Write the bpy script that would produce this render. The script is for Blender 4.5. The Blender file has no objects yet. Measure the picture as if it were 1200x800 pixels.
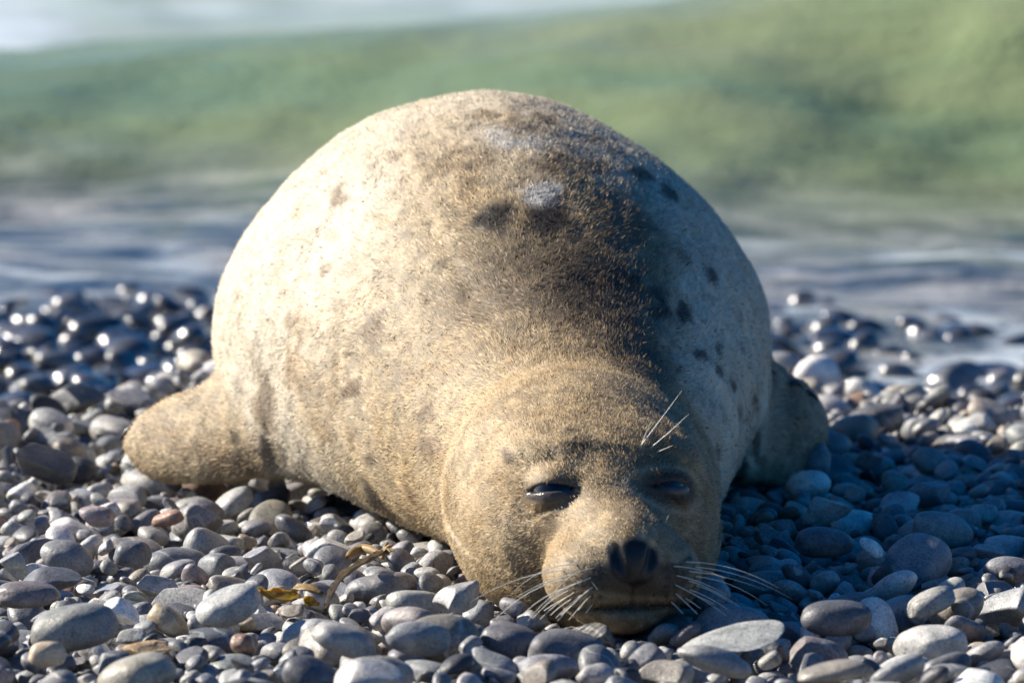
import bpy, math, random
import numpy as np
from mathutils import Vector, Matrix, Quaternion
from mathutils.bvhtree import BVHTree

random.seed(7)
rng = np.random.default_rng(11)
scene = bpy.context.scene
col = scene.collection

# ------------------------------------------------------------------ camera
FPX = 6900.0                       # focal length in pixels of a 1200 px wide picture
CAMH = 0.80
PITCH = math.atan(720.0 / FPX)
cam_d = bpy.data.cameras.new("camera")
cam = bpy.data.objects.new("camera", cam_d)
col.objects.link(cam)
cam.location = (0, 0, CAMH)
cam.rotation_euler = (math.radians(90) - PITCH, 0, 0)
cam_d.sensor_width = 36.0
cam_d.lens = 36.0 * FPX / 1200.0
cam_d.clip_start = 0.1
cam_d.clip_end = 6000
cam_d.dof.use_dof = True
cam_d.dof.focus_distance = 5.58
cam_d.dof.aperture_fstop = 8.4
scene.camera = cam

# ------------------------------------------------------------------ sky, sun, exposure
SUN_EL, SUN_AZ = 31.0, -71.0        # azimuth clockwise from +Y (away from the camera)
world = bpy.data.worlds.new("World")
scene.world = world
world.use_nodes = True
wn, wl = world.node_tree.nodes, world.node_tree.links
wn.clear()
sky = wn.new("ShaderNodeTexSky")
sky.sky_type = 'NISHITA'
sky.sun_disc = False
sky.sun_elevation = math.radians(SUN_EL)
sky.sun_rotation = math.radians(SUN_AZ)
sky.air_density = 0.7
sky.dust_density = 1.0
sky.ozone_density = 5.0
bg = wn.new("ShaderNodeBackground")
bg.inputs["Strength"].default_value = 0.064
wo = wn.new("ShaderNodeOutputWorld")
sat = wn.new("ShaderNodeHueSaturation")
sat.inputs["Saturation"].default_value = 1.42
wl.new(sky.outputs[0], sat.inputs["Color"])
wl.new(sat.outputs[0], bg.inputs[0])
wl.new(bg.outputs[0], wo.inputs[0])

_e, _a = math.radians(SUN_EL), math.radians(SUN_AZ)
L = Vector((math.cos(_e) * math.sin(_a), math.cos(_e) * math.cos(_a), math.sin(_e)))
sun_d = bpy.data.lights.new("sun", 'SUN')
sun_d.energy = 5.0
sun_d.angle = math.radians(0.53)
sun_d.color = (1.0, 0.92, 0.79)
sun = bpy.data.objects.new("sun", sun_d)
sun.rotation_euler = L.to_track_quat('Z', 'Y').to_euler()
sun.location = L * 30
col.objects.link(sun)

scene.view_settings.view_transform = 'Standard'
scene.view_settings.look = 'None'
scene.view_settings.exposure = 0.82
scene.view_settings.gamma = 1.0
scene.view_settings.use_curve_mapping = False
scene.render.engine = 'CYCLES'
scene.cycles.use_denoising = True
scene.cycles.max_bounces = 6
scene.cycles.caustics_reflective = False
scene.cycles.caustics_refractive = False

# ------------------------------------------------------------------ helpers
CT, ST = math.cos(PITCH), math.sin(PITCH)


def project(P):
    """world points -> picture pixels of the 1200x800 photograph, and depth"""
    P = np.asarray(P, dtype=np.float64)
    x, y, z = P[..., 0], P[..., 1], P[..., 2] - CAMH
    dep = y * CT - z * ST
    up = z * CT + y * ST
    return 600 + FPX * x / dep, 400 - FPX * up / dep, dep


def pixel_ray(px, py):
    a, b = (px - 600) / FPX, (400 - py) / FPX
    v = Vector((a, CT + b * ST, -ST + b * CT))
    return Vector((0, 0, CAMH)), v.normalized()


def hash01(i, j, k, seed):
    h = (i.astype(np.int64) * 73856093) ^ (j.astype(np.int64) * 19349663) ^ (k.astype(np.int64) * 83492791) ^ (seed * 2654435)
    h = (h ^ (h >> 13)) * 1274126177 & 0x7fffffff
    h = (h ^ (h >> 16)) & 0xffff
    return h.astype(np.float32) / 65535.0


def vnoise(P, scale, seed=0):
    """smooth value noise in -1..1; scale = size of a blob in metres (scalar or 3-vector)"""
    p = np.asarray(P, dtype=np.float64) / np.asarray(scale, dtype=np.float64)
    i = np.floor(p)
    f = p - i
    f = f * f * (3 - 2 * f)
    i = i.astype(np.int64)
    out = 0
    for dx in (0, 1):
        wx = f[..., 0] if dx else 1 - f[..., 0]
        for dy in (0, 1):
            wy = f[..., 1] if dy else 1 - f[..., 1]
            for dz in (0, 1):
                wz = f[..., 2] if dz else 1 - f[..., 2]
                out = out + wx * wy * wz * hash01(i[..., 0] + dx, i[..., 1] + dy, i[..., 2] + dz, seed)
    return out * 2 - 1


def fbm(P, scale, seed=0, octaves=3):
    s = np.asarray(scale, dtype=np.float64)
    out, amp, tot = 0, 1.0, 0
    for o in range(octaves):
        out = out + amp * vnoise(P, s / 2 ** o, seed + o * 17)
        tot += amp
        amp *= 0.5
    return out / tot


def sstep(a, b, x):
    t = np.clip((x - a) / (b - a), 0, 1)
    return t * t * (3 - 2 * t)


def mesh_np(name, V, F, smooth=True):
    """mesh from numpy arrays; F is (n,3) or (n,4)"""
    m = bpy.data.meshes.new(name)
    V = np.asarray(V, dtype=np.float32)
    F = np.asarray(F, dtype=np.int32)
    n, k = F.shape
    m.vertices.add(len(V))
    m.vertices.foreach_set("co", V.ravel())
    m.loops.add(n * k)
    m.loops.foreach_set("vertex_index", F.ravel())
    m.polygons.add(n)
    m.polygons.foreach_set("loop_start", np.arange(0, n * k, k, dtype=np.int32))
    m.polygons.foreach_set("loop_total", np.full(n, k, dtype=np.int32))
    m.polygons.foreach_set("use_smooth", np.full(n, smooth, dtype=bool))
    m.update(calc_edges=True)
    m.validate()
    return m


def color_attr(m, name, C):
    a = m.color_attributes.new(name, 'FLOAT_COLOR', 'POINT')
    C = np.asarray(C, dtype=np.float32)
    if C.shape[1] == 3:
        C = np.concatenate([C, np.ones((len(C), 1), np.float32)], 1)
    a.data.foreach_set("color", C.ravel())


def float_attr(m, name, A):
    a = m.attributes.new(name, 'FLOAT', 'POINT')
    a.data.foreach_set("value", np.asarray(A, dtype=np.float32))


def link(name, m, mat=None, parent=None):
    o = bpy.data.objects.new(name, m)
    col.objects.link(o)
    if mat is not None and m is not None and not m.materials:
        m.materials.append(mat)
    if parent is not None:
        o.parent = parent
    return o


def tag(o, label=None, cat=None, group=None, kind=None):
    if label: o["label"] = label
    if cat: o["category"] = cat
    if group: o["group"] = group
    if kind: o["kind"] = kind
    return o


class NT:
    """small wrapper for building materials"""
    def __init__(self, name):
        self.m = bpy.data.materials.new(name)
        self.m.use_nodes = True
        self.n, self.l = self.m.node_tree.nodes, self.m.node_tree.links
        self.n.clear()
        self.out = self.n.new("ShaderNodeOutputMaterial")

    def node(self, t, **kw):
        nd = self.n.new(t)
        for k, v in kw.items():
            if k in nd.inputs.keys() if isinstance(k, str) else False:
                pass
            setattr(nd, k, v)
        return nd

    def put(self, sock, v):
        if isinstance(v, bpy.types.NodeSocket):
            self.l.new(v, sock)
        else:
            sock.default_value = v

    def math(self, op, a, b=None, clamp=False):
        nd = self.n.new("ShaderNodeMath")
        nd.operation = op
        nd.use_clamp = clamp
        self.put(nd.inputs[0], a)
        if b is not None: self.put(nd.inputs[1], b)
        return nd.outputs[0]

    def noise(self, vec, scale, detail=3, rough=0.55, dist=0.0):
        nd = self.n.new("ShaderNodeTexNoise")
        self.put(nd.inputs["Vector"], vec)
        self.put(nd.inputs["Scale"], scale)
        nd.inputs["Detail"].default_value = detail
        nd.inputs["Roughness"].default_value = rough
        nd.inputs["Distortion"].default_value = dist
        return nd.outputs["Fac"]

    def ramp(self, fac, pts):
        nd = self.n.new("ShaderNodeValToRGB")
        self.put(nd.inputs[0], fac)
        el = nd.color_ramp.elements
        while len(el) < len(pts): el.new(0.5)
        for e, (p, c) in zip(el, pts):
            e.position = p
            e.color = c if len(c) == 4 else (*c, 1)
        return nd.outputs[0]

    def mix(self, fac, a, b, blend='MIX'):
        nd = self.n.new("ShaderNodeMix")
        nd.data_type = 'RGBA'
        nd.blend_type = blend
        self.put(nd.inputs[0], fac)
        self.put(nd.inputs[6], a if isinstance(a, bpy.types.NodeSocket) else (*a, 1))
        self.put(nd.inputs[7], b if isinstance(b, bpy.types.NodeSocket) else (*b, 1))
        return nd.outputs[2]

    def bump(self, h, strength, dist, normal=None):
        nd = self.n.new("ShaderNodeBump")
        nd.inputs["Strength"].default_value = strength
        nd.inputs["Distance"].default_value = dist
        self.put(nd.inputs["Height"], h)
        if normal is not None: self.put(nd.inputs["Normal"], normal)
        return nd.outputs[0]

    def bsdf(self, color, rough, normal=None, ior=1.45, **kw):
        nd = self.n.new("ShaderNodeBsdfPrincipled")
        self.put(nd.inputs["Base Color"], color if isinstance(color, bpy.types.NodeSocket) else (*color, 1))
        self.put(nd.inputs["Roughness"], rough)
        nd.inputs["IOR"].default_value = ior
        if normal is not None: self.put(nd.inputs["Normal"], normal)
        for k, v in kw.items():
            self.put(nd.inputs[k.replace("_", " ")], v)
        return nd.outputs[0]

    def finish(self, shader):
        self.l.new(shader, self.out.inputs[0])
        return self.m

    def pos(self):
        return self.n.new("ShaderNodeNewGeometry").outputs["Position"]


# ------------------------------------------------------------------ terrain profile
WATER_Z = -0.166


def terrain(x, y):
    """mean surface of the shingle: level where the seal lies, a steep step at the crest, then a gentle fall to the sea"""
    e = y - 0.08 * x - 0.95 * np.exp(-(x / 0.42) ** 4)          # the crest reaches farther out where the seal's rear lies
    e2 = y + 0.68 * x
    z = -0.110 * sstep(6.78, 7.55, e) - 0.026 * np.clip(e2 - 7.6, 0, None) - 0.03 * np.clip(e2 - 10.0, 0, None)
    z = z + 0.008 * np.sin(1.9 * x + 0.7) * np.sin(1.3 * y + 1.1) + 0.006 * np.sin(5.3 * x - 2.1 * y)
    z = z + 0.014 * np.exp(-((e - 6.78) / 0.20) ** 2) + 0.007 * np.sin(4.1 * x + 1.6 * y + 1.0) * np.sin(2.3 * x - 3.0 * y) * sstep(7.4, 8.0, e)
    z = z - 0.013 * np.exp(-((x - 0.16) / 0.26) ** 2 - ((y - 5.08) / 0.22) ** 2)      # hollow pressed in front of the chin
    return np.maximum(z, -6.0)


# ------------------------------------------------------------------ seal: implicit shape
BODY = np.array([
    # y,    cx,    half width, top
    (5.36,  0.085, 0.050, 0.100),
    (5.46,  0.076, 0.098, 0.150),
    (5.56,  0.070, 0.118, 0.182),
    (5.64,  0.062, 0.134, 0.202),
    (5.72,  0.052, 0.155, 0.235),
    (5.80,  0.042, 0.178, 0.276),
    (5.90,  0.026, 0.208, 0.328),
    (6.00,  0.010, 0.242, 0.370),
    (6.10, -0.006, 0.272, 0.397),
    (6.20, -0.016, 0.292, 0.411),
    (6.30, -0.020, 0.299, 0.411),
    (6.45, -0.020, 0.292, 0.388),
    (6.60, -0.020, 0.265, 0.350),
    (6.80, -0.022, 0.210, 0.280),
    (7.00, -0.025, 0.140, 0.190),
    (7.15, -0.028, 0.090, 0.125),
    (7.28, -0.030, 0.052, 0.085),
    (7.36, -0.030, 0.020, 0.055)])
_ty = np.linspace(5.30, 7.42, 425)
_k = np.exp(-0.5 * (np.arange(-18, 19) / 7.0) ** 2)
_k /= _k.sum()
_tab = [np.convolve(np.pad(np.interp(_ty, BODY[:, 0], BODY[:, c]), 18, mode='edge'), _k, 'valid') for c in (1, 2, 3)]
BOT = -0.016


def smin(a, b, k):
    h = np.maximum(k - np.abs(a - b), 0) / k
    return np.minimum(a, b) - h * h * k * 0.25


def smax(a, b, k):
    return -smin(-a, -b, k)


def ell(x, y, z, c, r):
    px, py, pz = x - c[0], y - c[1], z - c[2]
    k0 = np.sqrt((px / r[0]) ** 2 + (py / r[1]) ** 2 + (pz / r[2]) ** 2)
    k1 = np.sqrt((px / r[0] ** 2) ** 2 + (py / r[1] ** 2) ** 2 + (pz / r[2] ** 2) ** 2) + 1e-6
    return k0 * (k0 - 1) / k1


def ell_axes(x, y, z, c, axes, r):
    """ellipsoid in a rotated frame (axes = three orthonormal vectors)"""
    px, py, pz = x - c[0], y - c[1], z - c[2]
    q = [px * a[0] + py * a[1] + pz * a[2] for a in axes]
    return ell(q[0], q[1], q[2], (0, 0, 0), r)


def capsule(x, y, z, p, q, r0, r1):
    d = np.subtract(q, p)
    t = np.clip(((x - p[0]) * d[0] + (y - p[1]) * d[1] + (z - p[2]) * d[2]) / np.dot(d, d), 0, 1)
    return np.sqrt((x - p[0] - t * d[0]) ** 2 + (y - p[1] - t * d[1]) ** 2 + (z - p[2] - t * d[2]) ** 2) - (r0 + (r1 - r0) * t)


def ortho(axis, broad):
    a = Vector(axis).normalized()
    b = Vector(broad)
    b = (b - a * b.dot(a)).normalized()
    return [tuple(a), tuple(b), tuple(a.cross(b))]


def f_body(x, y, z):
    cx, hw, zt = (np.interp(y, _ty, t).astype(np.float32) for t in _tab)
    zc = BOT + (zt - BOT) * 0.40
    up = z > zc
    b = np.where(up, zt - zc, zc - BOT)
    lean = sstep(5.75, 6.05, y)
    p = np.where(up, np.where(x > cx, 1.92 - 0.26 * lean, 1.90), 2.7).astype(np.float32)
    u = np.abs(x - cx) / hw + 1e-5
    v = np.abs(z - zc) / b + 1e-5
    rr = (u ** p + v ** p) ** (1 / p)
    f = (rr - 1) * np.minimum(hw, b) * 0.95
    return f + np.maximum(y - 7.37, 0) * 1.5 + np.maximum(5.34 - y, 0) * 1.5


YAW = math.radians(10.5)
HO = (0.079, 5.388)
HR = (math.cos(YAW), math.sin(YAW))
HF = (math.sin(YAW), -math.cos(YAW))


def head_local(x, y):
    dx, dy = x - HO[0], y - HO[1]
    return dx * HR[0] + dy * HR[1], dx * HF[0] + dy * HF[1]


def head_world(a, b, c):
    return (HO[0] + a * HR[0] + b * HF[0], HO[1] + a * HR[1] + b * HF[1], c)


EYES = [(-0.0475, 0.0500, 0.1050), (0.0475, 0.0500, 0.1060)]     # eyeball centres, head frame
EYE_R = 0.0235
EYE_DIR = []
for s in (-1, 1):
    v = Vector((s * 0.52, 0.82, 0.24)).normalized()
    EYE_DIR.append(v)


def eye_frame(i):
    s = -1 if i == 0 else 1
    n = EYE_DIR[i]
    t = Vector((0, 0, 1)).cross(n)
    t = (t - n * t.dot(n)).normalized()           # towards the viewer's left
    if t.x > 0: t = -t
    u = n.cross(t)
    if u.z < 0: u = -u
    # inner corner a little lower than the outer one
    rot = math.radians(7) * (1 if i == 0 else -1)
    t2 = t * math.cos(rot) - u * math.sin(rot)
    u2 = u * math.cos(rot) + t * math.sin(rot)
    return t2, u2, n


def f_head(x, y, z):
    a, b = head_local(x, y)
    c = z
    f = ell(a, b, c, (0, -0.110, 0.090), (0.118, 0.150, 0.103))                       # skull and cheeks
    f = smin(f, ell(a, b, c, (0, -0.012, 0.080), (0.090, 0.106, 0.076)), 0.040)        # face
    for s in (-1, 1):
        f = smin(f, ell(a, b, c, (s * 0.070, -0.045, 0.048), (0.038, 0.074, 0.052)), 0.04)   # cheeks
        f = smin(f, ell(a, b, c, (s * 0.050, 0.000, 0.131), (0.036, 0.035, 0.016)), 0.040)   # brows
    f = smin(f, capsule(a, b, c, (0, 0.00, 0.076), (0, 0.122, 0.052), 0.056, 0.047), 0.024)   # muzzle bridge
    for s in (-1, 1):
        f = smin(f, ell(a, b, c, (s * 0.034, 0.112, 0.037), (0.037, 0.054, 0.036)), 0.016)   # whisker pads
    f = smin(f, ell(a, b, c, (0, 0.094, 0.006), (0.042, 0.066, 0.024)), 0.010)          # lower jaw
    nose = smax(ell(a, b, c, (0, 0.142, 0.058), (0.0220, 0.036, 0.0225)), b - 0.1715 - 0.15 * (0.058 - c), 0.010)   # blunt nose pad
    f = smin(f, nose, 0.014)
    # eyes: hollow, lids, slot
    for i in (0, 1):
        t, u, n = eye_frame(i)
        e = EYES[i]
        px, py, pz = a - e[0], b - e[1], c - e[2]
        qt = px * t.x + py * t.y + pz * t.z
        qu = px * u.x + py * u.y + pz * u.z
        qn = px * n.x + py * n.y + pz * n.z
        hol = ell(qt, qu, qn, (0, 0.002, EYE_R + 0.0095), (0.034, 0.020, 0.013))
        f = smax(f, -hol, 0.016)
        lid = np.sqrt(px * px + py * py + pz * pz) - (EYE_R + 0.0022)
        f = smin(f, lid, 0.010)
        # slot between the lids: flat-topped almond
        w = 0.0245
        op = 1.0 if i == 0 else 0.75
        hgt_up = op * 0.0048 * np.maximum(1 - (qt / w) ** 2, -1)
        hgt_dn = op * 0.0018 * np.maximum(1 - (qt / w) ** 2, -1)
        slot = np.maximum(qu - hgt_up - 0.0005, -qu - hgt_dn + 0.0005)
        slot = np.maximum(slot, 0.012 - qn)
        f = smax(f, -slot, 0.004)
        # furrow below the lower lid
        fur = np.exp(-((qu + 0.0165 + 0.30 * qt * (1 if i == 0 else -1)) / 0.0035) ** 2) * np.exp(-(qt / 0.020) ** 2) * (qn > 0)
        f = f + 0.0022 * fur
    # nostrils
    for s in (-1, 1):
        f = smax(f, -capsule(a, b, c, (s * 0.0180, 0.166, 0.069), (s * 0.0098, 0.176, 0.044), 0.0046, 0.0034), 0.005)
    # philtrum and mouth
    front = sstep(0.10, 0.14, b)
    f = f + 0.0030 * np.exp(-(a / 0.0028) ** 2) * sstep(0.040, 0.034, c) * sstep(0.012, 0.018, c) * front
    cm = 0.0140 - 1.2 * a * a - 0.02 * np.maximum(0.06 - b, 0)
    f = f + 0.0042 * np.exp(-((c - cm) / 0.0032) ** 2) * sstep(0.055, 0.085, b)
    return f


FL_L = ((-0.280, 6.175, 0.062), ortho((-0.84, 0.50, -0.16), (0.10, 0.46, 0.88)), (0.155, 0.057, 0.024))
FL_R = ((0.276, 6.245, 0.058), ortho((0.50, 0.86, -0.08), (-0.05, 0.20, 0.95)), (0.122, 0.066, 0.030))


def f_seal(x, y, z):
    f = f_body(x, y, z)
    f = smin(f, ell_axes(x, y, z, *FL_L), 0.034)
    f = smin(f, ell_axes(x, y, z, (-0.364, 6.232, 0.040), FL_L[1], (0.042, 0.038, 0.016)), 0.025)
    f = smin(f, ell_axes(x, y, z, *FL_R), 0.020)
    for s in (-1, 1):                                                                   # hind flippers
        ax = ortho((s * 0.22, 1, -0.05), (0, 0, 1))
        f = smin(f, ell_axes(x, y, z, (-0.03 + s * 0.055, 7.42, 0.040), ax, (0.13, 0.034, 0.045)), 0.05)
    near = y < 5.86
    if np.ndim(y) == 3:                                                                 # grid: y varies on axis 1
        j = int(np.count_nonzero(near[0, :, 0]))
        if j > 0:
            h = f_head(x[:, :1, :], y[:, :j, :], z[:, :1, :])
            f = np.broadcast_to(f, (x.shape[0], y.shape[1], z.shape[2])).copy()
            f[:, :j, :] = smin(f[:, :j, :], h, 0.056)
    else:
        h = f_head(x[near], y[near], z[near])
        f[near] = smin(f[near], h, 0.056)
    return f


def seg(*pts):
    """grid coordinates: (start, step, end, step, end ...)"""
    out = [np.array([pts[0]])]
    p = pts[0]
    for st, e in zip(pts[1::2], pts[2::2]):
        n = max(1, int(round((e - p) / st)))
        out.append(np.linspace(p, e, n + 1)[1:])
        p = e
    return np.concatenate(out).astype(np.float32)


def surface_nets(F, xs, ys, zs):
    nx, ny, nz = F.shape
    S = F < 0
    cnt = np.zeros((nx - 1, ny - 1, nz - 1), np.int8)
    for dx in (0, 1):
        for dy in (0, 1):
            for dz in (0, 1):
                cnt += S[dx:nx - 1 + dx, dy:ny - 1 + dy, dz:nz - 1 + dz]
    act = (cnt > 0) & (cnt < 8)
    I, J, K = np.nonzero(act)
    idx = np.full(act.shape, -1, np.int32)
    idx[I, J, K] = np.arange(len(I))
    acc = np.zeros((len(I), 3))
    num = np.zeros(len(I))
    corners = [(dx, dy, dz) for dx in (0, 1) for dy in (0, 1) for dz in (0, 1)]
    for c0 in corners:
        for ax in range(3):
            if c0[ax]: continue
            c1 = list(c0); c1[ax] = 1
            fa = F[I + c0[0], J + c0[1], K + c0[2]]
            fb = F[I + c1[0], J + c1[1], K + c1[2]]
            m = (fa < 0) != (fb < 0)
            t = np.where(m, fa / np.where(m, fa - fb, 1), 0)
            A = np.stack([xs[I + c0[0]], ys[J + c0[1]], zs[K + c0[2]]], 1)
            B = np.stack([xs[I + c1[0]], ys[J + c1[1]], zs[K + c1[2]]], 1)
            acc += np.where(m[:, None], A + (B - A) * t[:, None], 0)
            num += m
    V = acc / num[:, None]
    Q = []
    for ax in range(3):
        sl0 = [slice(None)] * 3; sl1 = [slice(None)] * 3
        sl0[ax] = slice(0, -1); sl1[ax] = slice(1, None)
        d = S[tuple(sl0)].astype(np.int8) - S[tuple(sl1)].astype(np.int8)
        i, j, k = np.nonzero(d)
        sgn = d[i, j, k]
        o = [(ax + 1) % 3, (ax + 2) % 3]
        base = np.stack([i, j, k], 1)
        lim = np.array(act.shape)
        ok = (base[:, o[0]] > 0) & (base[:, o[1]] > 0) & (base[:, o[0]] < lim[o[0]]) & (base[:, o[1]] < lim[o[1]])
        base, sgn = base[ok], sgn[ok]
        q = []
        for (p0, p1) in ((1, 1), (0, 1), (0, 0), (1, 0)):
            b2 = base.copy()
            b2[:, o[0]] -= p0
            b2[:, o[1]] -= p1
            q.append(idx[b2[:, 0], b2[:, 1], b2[:, 2]])
        q = np.stack(q, 1)
        q[sgn < 0] = q[sgn < 0][:, ::-1]
        Q.append(q)
    return V, np.concatenate(Q)


xs = seg(-0.47, 0.0065, -0.06, 0.004, 0.0, 0.0022, 0.19, 0.004, 0.24, 0.0065, 0.43)
ys = seg(5.17, 0.0022, 5.40, 0.0035, 5.58, 0.0075, 7.60)
zs = seg(-0.04, 0.004, -0.012, 0.0022, 0.150, 0.0045, 0.22, 0.0075, 0.45)
G = f_seal(xs[:, None, None], ys[None, :, None], zs[None, None, :])
SV, SF = surface_nets(G, xs, ys, zs)
del G


def seal_grad(P, h=0.0012):
    g = []
    for ax in range(3):
        d = np.zeros(3); d[ax] = h
        A, B = P + d, P - d
        g.append((f_seal(A[:, 0], A[:, 1], A[:, 2]) - f_seal(B[:, 0], B[:, 1], B[:, 2])) / (2 * h))
    return np.stack(g, 1)


for _ in range(2):
    fv = f_seal(SV[:, 0], SV[:, 1], SV[:, 2])
    g = seal_grad(SV)
    step = fv / np.maximum((g * g).sum(1), 0.15)
    SV = SV - np.clip(step, -0.002, 0.002)[:, None] * g
g = seal_grad(SV)
SN = g / np.linalg.norm(g, axis=1, keepdims=True)

# soft, uneven flesh: low lumps on the body, folds by the flippers and across the neck
a_, b_ = head_local(SV[:, 0], SV[:, 1])
bodymask = sstep(5.50, 5.80, SV[:, 1])
disp = bodymask * (0.0055 * vnoise(SV, (0.16, 0.22, 0.16), 3) + 0.0022 * vnoise(SV, (0.05, 0.10, 0.05), 4))
disp += 0.0012 * vnoise(SV, 0.018, 5) * (0.35 + 0.65 * bodymask) * sstep(0.13, 0.08, b_)
d_l = np.sqrt(((SV[:, 0] + 0.255) / 0.055) ** 2 + ((SV[:, 1] - 6.08) / 0.12) ** 2 + ((SV[:, 2] - 0.08) / 0.10) ** 2)
disp += np.exp(-d_l ** 2) * 0.009 * vnoise(SV, (0.014, 0.05, 0.040), 6)
d_r = np.sqrt(((SV[:, 0] - 0.275) / 0.07) ** 2 + ((SV[:, 1] - 6.10) / 0.16) ** 2 + ((SV[:, 2] - 0.07) / 0.12) ** 2)
disp += np.exp(-d_r ** 2) * 0.011 * vnoise(SV, (0.020, 0.024, 0.12), 7)
# folds in the shaded right neck, running down and back
fold = np.sin((SV[:, 1] + 0.55 * SV[:, 2]) * 72 + 3 * vnoise(SV, 0.12, 8))
disp += 0.0035 * fold * sstep(0.14, 0.20, SV[:, 0]) * sstep(5.58, 5.70, SV[:, 1]) * sstep(6.10, 5.95, SV[:, 1]) * sstep(0.20, 0.12, SV[:, 2])
fold2 = np.sin((SV[:, 1] - 0.7 * SV[:, 2]) * 58 + 2.5 * vnoise(SV, 0.10, 9))
disp += 0.0022 * fold2 * sstep(0.06, -0.08, SV[:, 0]) * sstep(5.66, 5.78, SV[:, 1]) * sstep(6.12, 5.98, SV[:, 1]) * sstep(0.22, 0.10, SV[:, 2])
# crease where neck meets skull, and a wrinkle down the throat
disp -= 0.0018 * np.exp(-((SV[:, 1] - 5.63 - 0.25 * (SV[:, 0] - 0.07) ** 2 / 0.02) / 0.022) ** 2) * sstep(0.05, 0.12, SV[:, 2])
# dimples of the brow whiskers
for (bx, bz, r) in ((-0.050, 0.139, 0.006), (-0.020, 0.146, 0.007), (-0.083, 0.128, 0.006), (0.045, 0.143, 0.006)):
    m = np.exp(-(((a_ - bx) / r) ** 2 + ((SV[:, 2] - bz) / r) ** 2)) * (b_ > 0)
    disp -= 0.0022 * m
SV = SV + SN * disp[:, None]

seal_bvh = BVHTree.FromPolygons([Vector(v) for v in SV.tolist()], SF.tolist())


def at_seal(px, py):
    o, d = pixel_ray(px, py)
    return seal_bvh.ray_cast(o, d)[0]


# ------------------------------------------------------------------ seal: coat colours
CREAM = np.array((0.60, 0.53, 0.425))
TAN = np.array((0.435, 0.335, 0.205))
OCHRE = np.array((0.38, 0.25, 0.12))
BROWN = np.array((0.20, 0.135, 0.08))
DARK = np.array((0.080, 0.060, 0.046))
BLACK = np.array((0.012, 0.011, 0.012))
PALE = np.array((0.52, 0.51, 0.49))

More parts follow.
